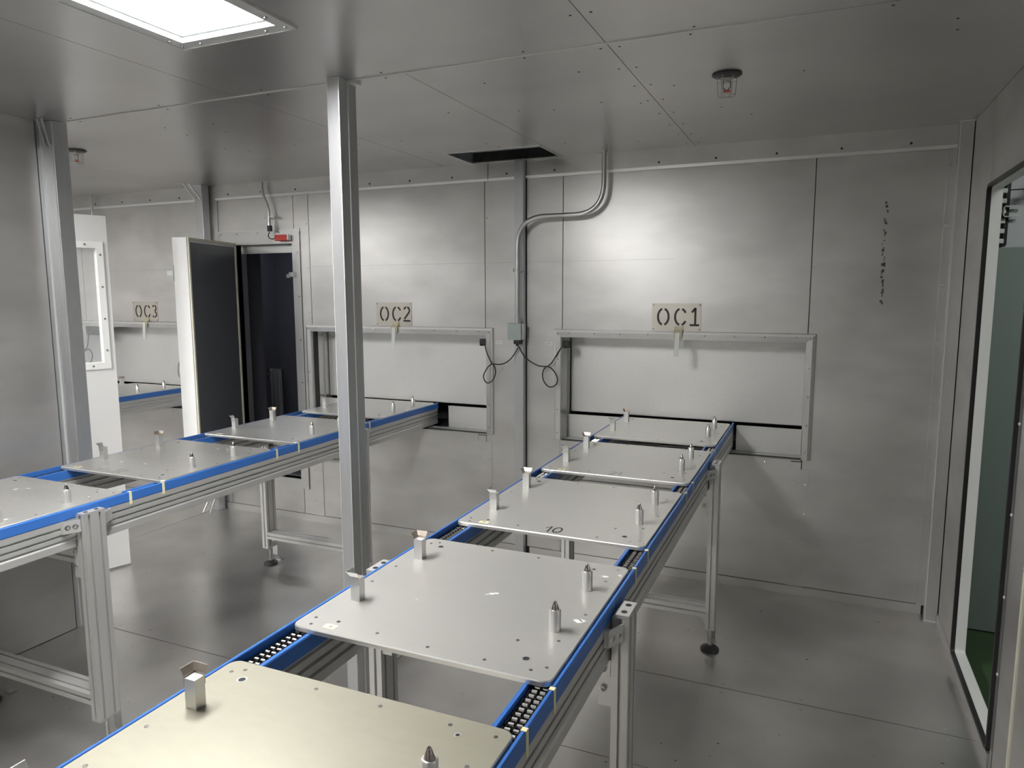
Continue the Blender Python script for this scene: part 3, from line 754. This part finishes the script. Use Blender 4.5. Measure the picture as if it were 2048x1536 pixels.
pallet(XA, 1.955, 'pallet', 'grey pallet plate painted with a bold 10, third along the foreground conveyor', number='10', specks=SP3)
pallet(XA, 2.700, 'pallet', 'grey pallet plate painted with a faint 21, fourth along the foreground conveyor', number='21', extra=1)
pallet(XA, 3.452, 'pallet', 'grey pallet plate furthest along, at the mouth of the OC1 hatch', sticker=False)
XBm = -2.943
pallet(XBm, 1.172, 'pallet2', 'worn pallet plate nearest the camera on the conveyor to OC2', sticker=False, specks=SP5)
pallet(XBm, 1.948, 'pallet2', 'worn pallet plate with faint number 17 on the conveyor to OC2', number='17', extra=1, specks=SP4)
pallet(XBm, 2.722, 'pallet2', 'worn dull pallet plate partly behind the double post on the conveyor to OC2', specks=SP6)
pallet(XBm, 3.490, 'pallet2', 'pallet plate at the mouth of the OC2 hatch, behind the double post')
pallet(-5.163, 3.490, 'pallet2', 'pallet plate at the mouth of the OC3 hatch in the far bay', sticker=False)
sp = MB()
for (x, y, r_) in ((-.507, 1.45, .012), (-.50, 1.48, .008)): pass

# ------------------------------------------------------------------ conduits, junction box, cables
def fillet(pts, rad, n=7):
    P = [Vector(p) for p in pts]; out = [P[0]]
    for i in range(1, len(P)-1):
        a, b, c = P[i-1], P[i], P[i+1]; d1, d2 = (a-b).normalized(), (c-b).normalized()
        for k in range(n+1):
            s = k/n; p = (b+d1*rad)*(1-s)**2+b*2*s*(1-s)+(b+d2*rad)*s*s; out.append(p)
    out.append(P[-1]); return out
t = thing('conduit_pipe', 'bent galvanised conduit dropping from the ceiling to the grey junction box', 'conduit', (0, 0, 0))
MB().tube(fillet([(-1.13, 3.895, CEIL), (-1.13, 3.895, 2.055), (-1.642, 3.885, 2.055), (-1.642, 3.885, 1.445)], .17, 10), .0135, 14).build('pipe', M['galv'], t, smooth=True)
MB().lathe((-1.642, 3.885, 1.442), [(.017, 0), (.017, .035), (.015, .036)], 14).build('coupling', M['galv'], t, smooth=True)
MB().lathe((-1.13, 3.895, CEIL-.012), [(.018, 0), (.018, .012)], 14).build('ceiling_collar', M['galv'], t, smooth=True)
MB().box(-1.672, -1.612, 3.883, 3.925, 1.748, 1.756).lathe((-1.642, 3.885, 1.744), [(.017, 0), (.017, .016)], 14).lathe((-1.668, 3.885, 1.752), [(.006, -.01), (.006, .01)], 8).build('clamp', M['galv'], t)
t = thing('junction_box', 'square grey-green junction box mounted on the slim wall post', 'junction box', (-1.658, 3.90, 1.343))
MB().box(-.047, .040, -.022, .020, 0, .099).build('box', M['jbox'], t, bevel=.002)
MB().box(.040, .052, -.010, .020, .004, .095).build('mounting_flange', M['steel'], t)
for x, z in ((-.040, .012), (.034, .088)): MB().lathe((x, -.022, z), [(.004, 0), (.003, -.003)], 8, 'y').build('screw', M['bolt'], t)
t2 = thing('plug_block', 'black plug block hanging under the grey-green junction box', 'plug', (-1.648, 3.893, 1.307))
MB().box(-.020, .022, -.014, .014, .012, .036).build('body', M['black'], t2, bevel=.004)
MB().lathe((.0, 0, 0), [(.008, 0), (.012, .014)], 10).build('gland', M['black'], t2)
def smoothpath(pts, n=6):
    P = [Vector(p) for p in pts]; out = []
    for i in range(len(P)-1):
        p0, p1, p2, p3 = P[max(i-1, 0)], P[i], P[i+1], P[min(i+2, len(P)-1)]
        for k in range(n):
            s = k/n
            out.append(.5*((2*p1)+(-p0+p2)*s+(2*p0-5*p1+4*p2-p3)*s*s+(-p0+3*p1-3*p2+p3)*s**3))
    out.append(P[-1]); return out
def uvw(pts, y=3.93):
    out = []
    for i, (u, v) in enumerate(pts):
        d = RT*((u-1024)/1424.25)+DN*((v-768)/1424.25)+FW; s = y/d.y; out.append((d.x*s, y, 1.62+d.z*s))
    return out
lcab = [(1037,693),(1030,706),(1020,719),(1008,727),(996,729),(987,728),(979,731),(972,740),(967,752),(970,762),(976,766),(984,762),(990,751),(991,740),(988,731),(984,727),(979,718),(974,706),(971,696),(969,686)]
rcab = [(1038,693),(1043,704),(1052,716),(1064,725),(1076,731),(1086,733),(1094,733),(1102,736),(1111,747),(1115,759),(1112,769),(1103,774),(1094,771),(1087,761),(1085,748),(1088,738),(1093,734),(1103,726),(1112,712),(1118,702),(1124,694)]
def dep(pts, y0, y1, n):
    a = uvw(pts, y0); out = []
    for i, q in enumerate(pts):
        f = i/(len(pts)-1); out.append(uvw([q], y0+(y1-y0)*f+ (.006 if n < i < n+6 else 0))[0])
    return out
def cable(name, pts, label, r_=.0036):
    t = thing(name, label, 'cable', group='black sensor cables looped beside the hatches')
    MB().tube(smoothpath(pts), r_, 8).build('cord', M['cable'], t, smooth=True)
    return t
c = cable('sensor_cable', dep(lcab, 3.900, 3.945, 6), 'black cable looped to the left of the junction box, ending at the OC2 hatch')
k = uvw([(984, 729)], 3.925)[0]; MB().box(k[0]-.005, k[0]+.005, k[1]-.006, k[1]+.006, k[2]-.004, k[2]+.004).build('cable_tie', M['paper'], c)
c = cable('sensor_cable', dep(rcab, 3.900, 3.955, 6), 'black cable looped to the right of the junction box, ending at the OC1 hatch')
k = uvw([(1094, 733)], 3.925)[0]; MB().box(k[0]-.006, k[0]+.006, k[1]-.006, k[1]+.006, k[2]-.004, k[2]+.004).build('cable_tie', M['paper'], c)
l3 = [(165,690),(172,700),(170,702),(177,698),(184,706),(184,718),(180,726),(173,727),(167,718),(165,708),(168,700),(173,697),(176,684),(177,668)]
cable('sensor_cable', uvw([(160,704)]+l3[2:], 3.93), 'black cable looped beside the OC3 hatch, seen through the white door window', .004)
def sensor(x, y, z, label, left=True):
    t = thing('hatch_sensor', label, 'sensor', (x, y, z), group='black hatch sensors')
    MB().box(-.020, .022, -.018, .018, -.022, .020).build('body', M['black'], t, bevel=.004)
    MB().lathe((-.004, -.020, -.016), [(.008, 0), (.006, -.012)], 10, 'y').build('gland', M['black'], t)
sensor(-1.372, 3.99, 1.318, 'small black sensor in the top left corner of the OC1 hatch')
sensor(-1.917, 3.99, 1.318, 'small black sensor in the top right corner of the OC2 hatch')
t = thing('hatch_sensor', 'wide dark sensor bar in the top left corner of the OC3 hatch', 'sensor', (-5.38, 3.98, 1.325), group='black hatch sensors')
MB().box(-.11, .10, -.015, .02, -.035, .035).build('body', M['joint'], t, bevel=.004)
def wlabel(x, z, label):
    o = MB().box(-.022, .022, -.001, 0, -.009, .009).build('equipment_label', M['paper'], None, label=label, category='label', group='small white wall labels')
    o.location = (x, BW-.0003, z)
    for dz in (.003, -.003): MB().box(-.017, .015, -.0014, -.001, dz-.0008, dz+.0008).build('print_line', M['joint'], o)
wlabel(-1.806, 1.319, 'small white printed label right of the OC2 hatch frame')
wlabel(-1.478, 1.321, 'small white printed label left of the OC1 hatch frame')
wlabel(-5.66, 1.321, 'small white printed label left of the OC3 hatch frame')

# conduit above the open door
t = thing('conduit_pipe', 'thin wavy galvanised conduit above the open dark doorway', 'conduit')
MB().tube(smoothpath(uvw([(523, 364)], 3.93)+uvw([(524,380),(527,392),(533,406),(537,420),(538,438),(539,446)], 3.93)), .009, 10).build('pipe', M['galv'], t, smooth=True)
k = uvw([(538.5, 446)], 3.93)[0]
MB().lathe((k[0], k[1], k[2]-.018), [(.012, 0), (.012, .03)], 12).build('coupling', M['galv'], t, smooth=True)
MB().box(k[0]-.045, k[0]+.045, 3.925, BW, k[2]+.036, k[2]+.044).build('clamp_bar', M['galv'], t)
for s in (-.04, .04): MB().lathe((k[0]+s, 3.93, k[2]+.040), [(.010, -.004), (.010, .004)], 10, 'y').build('clamp_ring', M['galv'], t)
t = thing('plug_block', 'small black connector at the end of the thin conduit above the dark doorway', 'plug', (k[0]+.002, 3.93, k[2]-.045))
MB().box(-.014, .014, -.012, .012, -.012, .028).build('body', M['black'], t, bevel=.003)
c = cable('sensor_cable', smoothpath(uvw([(539,464),(537,470),(539,476),(546,478),(552,474),(556,472)], 3.93)), 'short black cable joining the connector to the red safety switch', .0035)
t = thing('safety_switch', 'red safety switch on the head of the dark doorway', 'switch', (-3.42, 3.945, 2.000))
MB().box(-.055, .050, -.018, .018, -.020, .020).build('body', M['red'], t, bevel=.004)
MB().box(.050, .058, -.014, .018, -.018, .020).build('end_plate', M['steel'], t)
MB().tube(uvw([(181.5, 378), (182.5, 400), (184.5, 432)], 3.93), .009, 10).build('conduit_pipe', M['galv'], None, smooth=True,
    label='straight thin conduit on the bay wall just above the white door', category='conduit')

# ------------------------------------------------------------------ dark door: frame, leaf, interior
df = MB()
fx0, fx1, fz0, fz1 = -4.035, -3.292, .232, 2.062
wslab(df, fx0, fx1, fz0, fz1, BW-.006, BW, [(-3.872, -3.363, .30, 1.962)])
door = df.build('door_1', M['steel'], **S)
MB().box(fx0, fx1-.02, BW-.0075, BW-.006, fz1-.004, fz1).build('frame_edge', M['bright'], door)
MB().box(fx1-.003, fx1, BW-.0075, BW-.004, fz0, fz1-.02).build('frame_edge', M['joint'], door)
MB().box(-3.872, -3.363, BW, BW+.10, 1.962, 1.968).box(-3.363, -3.357, BW, BW+.10, .30, 1.962).box(-3.878, -3.872, BW, BW+.10, .30, 1.962).box(-3.872, -3.363, BW, BW+.10, .294, .30).build('reveal', M['steel'], door)
MB().box(-3.872, -3.363, BW+.06, BW+.075, 1.905, 1.962).build('head_strip', M['bright'], door)
r = MB()
for x in (-4.0, -3.85, -3.66, -3.47): r.lathe((x, BW-.006, 2.04), [(.006, 0), (.005, -.004)], 8, 'y')
for z in (.4, .7, 1.0, 1.3, 1.6, 1.9): r.lathe((-3.315, BW-.006, z), [(.006, 0), (.005, -.004)], 8, 'y')
q = r.build('frame_rivets', M['bolt'], door); q['kind'] = 'stuff'
kp = MB().box(-3.375, -3.335, BW-.035, BW-.006, 1.735, 1.765).box(-3.40, -3.372, BW-.03, BW-.012, 1.728, 1.752).build('latch_keeper', M['galv'], door)
# leaf (hinge corner inner face, from photo): inner face line
HX, HY = -3.845, 3.945; FX_, FY_ = -3.690, 3.380
ang = math.atan2(FY_-HY, FX_-HX)
lf = thing('insulated_door_leaf', 'thick open door leaf with dark inner face and cream gasket, below the red safety switch', 'door', (HX, HY, 0), (0, 0, ang))
LL = math.hypot(FX_-HX, FY_-HY); TH = .105
LZ0, LZ1 = .285, 1.975
# local +x runs hinge -> free edge; the outer skin lies on the -y side (towards scene -x)
MB().box(0, LL, -TH, -.004, LZ0, LZ1).build('outer_shell', M['white'], lf, bevel=.003)
lin = MB().box(.022, LL-.022, -.004, .001, LZ0+.03, LZ1-.03).build('inner_lining', M['darkdoor'], lf)
MB().box(.002, .020, -.004, .007, LZ0, LZ1).build('gasket', M['gasket'], lf, bevel=.003)
MB().box(LL-.020, LL-.004, -.004, .007, LZ0, LZ1).build('gasket', M['gasket'], lf, bevel=.003)
MB().box(.020, LL-.020, -.004, .007, LZ1-.016, LZ1).build('gasket', M['gasket'], lf, bevel=.003)
MB().box(LL-.030, LL+.0, -TH-.045, -TH, 1.735, 1.765).box(LL-.045, LL+.004, -TH-.006, -TH, 1.70, 1.80).build('latch', M['galv'], lf)
MB().tube(smoothpath([(LL-.05, -TH, 1.20), (LL-.05, -TH-.035, 1.17), (LL-.05, -TH-.038, 1.09), (LL-.05, -TH, 1.05)]), .006, 8).build('pull_handle', M['bolt'], lf, smooth=True)
# dark interior chamber
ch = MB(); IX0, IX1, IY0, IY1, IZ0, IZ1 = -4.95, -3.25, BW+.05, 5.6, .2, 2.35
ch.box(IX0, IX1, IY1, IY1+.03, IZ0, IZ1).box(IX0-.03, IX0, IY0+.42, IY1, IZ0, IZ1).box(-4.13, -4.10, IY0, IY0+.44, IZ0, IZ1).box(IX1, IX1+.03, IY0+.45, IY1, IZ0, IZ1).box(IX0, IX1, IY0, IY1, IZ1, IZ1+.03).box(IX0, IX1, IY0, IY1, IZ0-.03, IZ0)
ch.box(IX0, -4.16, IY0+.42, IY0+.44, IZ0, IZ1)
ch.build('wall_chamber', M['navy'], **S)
t = thing('slotted_upright', 'slotted aluminium upright inside the dark chamber', 'post', (-4.72, 5.2, .2))
for k in range(3): MB().box(.045*k, .045*k+.018, 0, .03, 0, .72).build('slat', M['alu'], t)
MB().box(-.03, .0, -.01, .02, .62, .66).box(-.03, 0, -.01, .02, .70, .72).build('clip', M['bolt'], t)
MB().box(-.01, .12, .03, .04, 0, .72).build('back_strip', M['joint'], t)
for (u0, v0, u1, v1, nm) in ((488, 488, 491, 576, 'long pull cord with a weighted tip inside the dark chamber'), (480, 488, 484, 584, 'plain thin cord hanging left of the weighted cord in the chamber')):
    a = uvw([(u0, v0)], 5.0)[0]; b = uvw([(u1, v1)], 5.0)[0]
    t = thing('pull_cord', nm, 'cord', group='cords in the dark chamber')
    MB().tube([(b[0], 5.0, IZ1), (b[0], 5.0, b[2])], .0045, 6).build('cord', M['galv'], t)
    if u0 == 488: MB().lathe((b[0], 5.0, b[2]-.05), [(.004, 0), (.012, .01), (.010, .04), (.003, .06)], 10).build('tip', M['galv'], t, smooth=True)

# ------------------------------------------------------------------ white door in the bay
area('chamber_fill', (-4.3, 4.9, 2.3), (0, 0, 0), .5, .3, 3.0, (.85, .9, 1))  # unseen dim fill added to lift the dark chamber interior
A = Vector((-3.745, 2.869)); Dd = Vector((-.343, -.94)).normalized()
t = thing('white_door', 'narrow view of an open white door with a tall window beside the corner post', 'door', (A.x, A.y, 0), (0, 0, math.atan2(Dd.y, Dd.x)))
DW = .80
dm = MB(); wslab(dm, 0, DW, .012, 2.058, -.04, 0, [(.062, .42, 1.232, 1.876)]); 
# local +y is towards the room side seen by the camera
o = dm.build('leaf', M['white'], t)
fm = MB(); wslab(fm, .027, .455, 1.194, 1.912, 0, .006, [(.062, .42, 1.232, 1.876)]); fm.build('window_trim', M['whitel'], t)
MB().box(.062, .42, -.024, -.018, 1.232, 1.876).build('window_pane', M['glass'], t)
sc2 = MB()
for x, z in ((.044, 1.84), (.044, 1.66), (.044, 1.48), (.044, 1.30), (.12, 1.895), (.12, 1.212)): sc2.lathe((x, .006, z), [(.007, 0), (.005, .003)], 8, 'y')
q = sc2.build('trim_screws', M['bolt'], t); q['kind'] = 'stuff'
MB().box(DW, DW+.05, -.05, .01, 0, 2.2).build('hinge_post', M['white'], t)

# ------------------------------------------------------------------ ceiling fittings
def lamp(x0, x1, y0, y1, label):
    t = thing('ceiling_light', label, 'light', ((x0+x1)/2, (y0+y1)/2, CEIL), group='recessed ceiling lights')
    hx, hy = (x1-x0)/2, (y1-y0)/2; B = .045
    fm = MB(); slab_with_holes(fm, -hx-B, hx+B, -hy-B, hy+B, -.005, 0, [(-hx, hx, -hy, hy)]); fm.build('frame', M['lampframe'], t)
    MB().box(-hx-B, -hx-B+.004, -hy-B, hy+B, -.008, -.005).box(hx+B-.004, hx+B, -hy-B, hy+B, -.008, -.005).box(-hx-B, hx+B, hy+B-.004, hy+B, -.008, -.005).build('frame_rim', M['white'], t)
    g = MB(); slab_with_holes(g, -hx, hx, -hy, hy, .010, .016, [(-hx+.012, hx-.012, -hy+.012, hy-.012)]); g.build('inner_bead', M['glassbead'], t)
    MB().box(-hx+.002, hx-.002, -hy+.002, hy-.002, .016, .020).build('diffuser', M['lamp'], t)
    MB().box(-hx, hx, -hy, -hy+.002, 0, .05).box(-hx, hx, hy-.002, hy, 0, .05).box(-hx, -hx+.002, -hy, hy, 0, .05).box(hx-.002, hx, -hy, hy, 0, .05).box(-hx, hx, -hy, hy, .05, .055).build('housing', M['white'], t)
    for x, y in ((-hx-.022, hy-.03), (-hx-.022, hy+.02), (-hx+.05, hy+.022), (hx-.05, hy+.022), (hx+.022, hy+.02), (hx+.022, hy-.06)):
        MB().lathe((x, y, -.005), [(.006, 0), (.005, -.004), (.002, -.005)], 10).build('screw', M['bolt'], t)
M['glassbead'] = mat('lamp_glass_bead', (.55,.62,.60), .3)
lamp(LXA, LXB, LYA, LYB, 'bright recessed ceiling light in a pale screwed frame above the near conveyors')
lamp(-5.0, -4.64, .55, 1.715, 'recessed ceiling light of the far left bay')
lamp(-3.90, -3.54, .55, 1.715, 'unseen ceiling light added to brighten the passage beyond the left partition')  # added light, hidden behind the partition, brightens the left side


def sprinkler(x, y, label):
    t = thing('ceiling_sprinkler', label, 'sprinkler', (x, y, CEIL), group='caged ceiling sprinklers')
    MB().lathe((0, 0, 0), [(.050, 0), (.052, -.004), (.046, -.008), (.02, -.009)], 24).build('cover_plate', M['black'], t, smooth=True)
    MB().lathe((0, 0, -.008), [(.013, 0), (.013, -.018), (.008, -.020)], 10).build('body', M['bolt'], t, smooth=True)
    MB().tube([(-.012, 0, -.026), (-.013, 0, -.045), (-.004, 0, -.055), (.004, 0, -.055), (.013, 0, -.045), (.012, 0, -.026)], .0022, 6).build('yoke', M['cone'], t)
    MB().lathe((0, 0, -.058), [(.014, 0), (.014, -.002)], 12).build('deflector', M['red'], t)
    for a in range(6):
        c_, s_ = math.cos(a*PI/3+.2), math.sin(a*PI/3+.2)
        MB().tube([(.034*c_, .034*s_, -.006), (.030*c_, .030*s_, -.076), (.0, 0, -.080)], .0014, 5).build('cage_wire', M['galv'], t)
    for r_, z in ((.034, -.022), (.030, -.074)):
        MB().tube([(r_*math.cos(k*PI/8), r_*math.sin(k*PI/8), z) for k in range(16)], .0016, 5, closed=True).build('cage_ring', M['galv'], t)
sprinkler(-.347, 2.737, 'caged ceiling sprinkler on a black disc, in the right half of the ceiling')
sprinkler(-3.726, 2.709, 'caged ceiling sprinkler at the left beside the corner post')

t = thing('ceiling_vent', 'open rectangular duct opening in the ceiling above the slim wall post', 'vent', ((VX0+VX1)/2, (VY0+VY1)/2, CEIL))
vx, vy = (VX1-VX0)/2, (VY1-VY0)/2
fr = MB(); slab_with_holes(fr, -vx-.016, vx+.006, -vy-.006, vy+.006, -.004, 0, [(-vx, vx, -vy, vy)]); fr.build('flange', M['bright'], t)
dw = MB().box(-vx-.003, -vx, -vy, vy, 0, .5).box(vx, vx+.003, -vy, vy, 0, .5).box(-vx, vx, -vy-.003, -vy, 0, .5).box(-vx, vx, vy, vy+.003, 0, .5).box(-vx, vx, -vy, vy, .5, .503)
dw.build('duct', M['duct'], t)
MB().box(-vx, vx, vy-.012, vy, .145, .151).box(-vx, -vx+.012, -vy, vy, .145, .151).build('inner_ledge', M['bright'], t)
MB().box(-vx, vx, vy-.010, vy-.001, .152, .40).box(-vx+.001, -vx+.010, -vy, vy, .152, .40).build('upper_sheet', M['navy'], t)  # dark sheets over the duct walls above the ledge
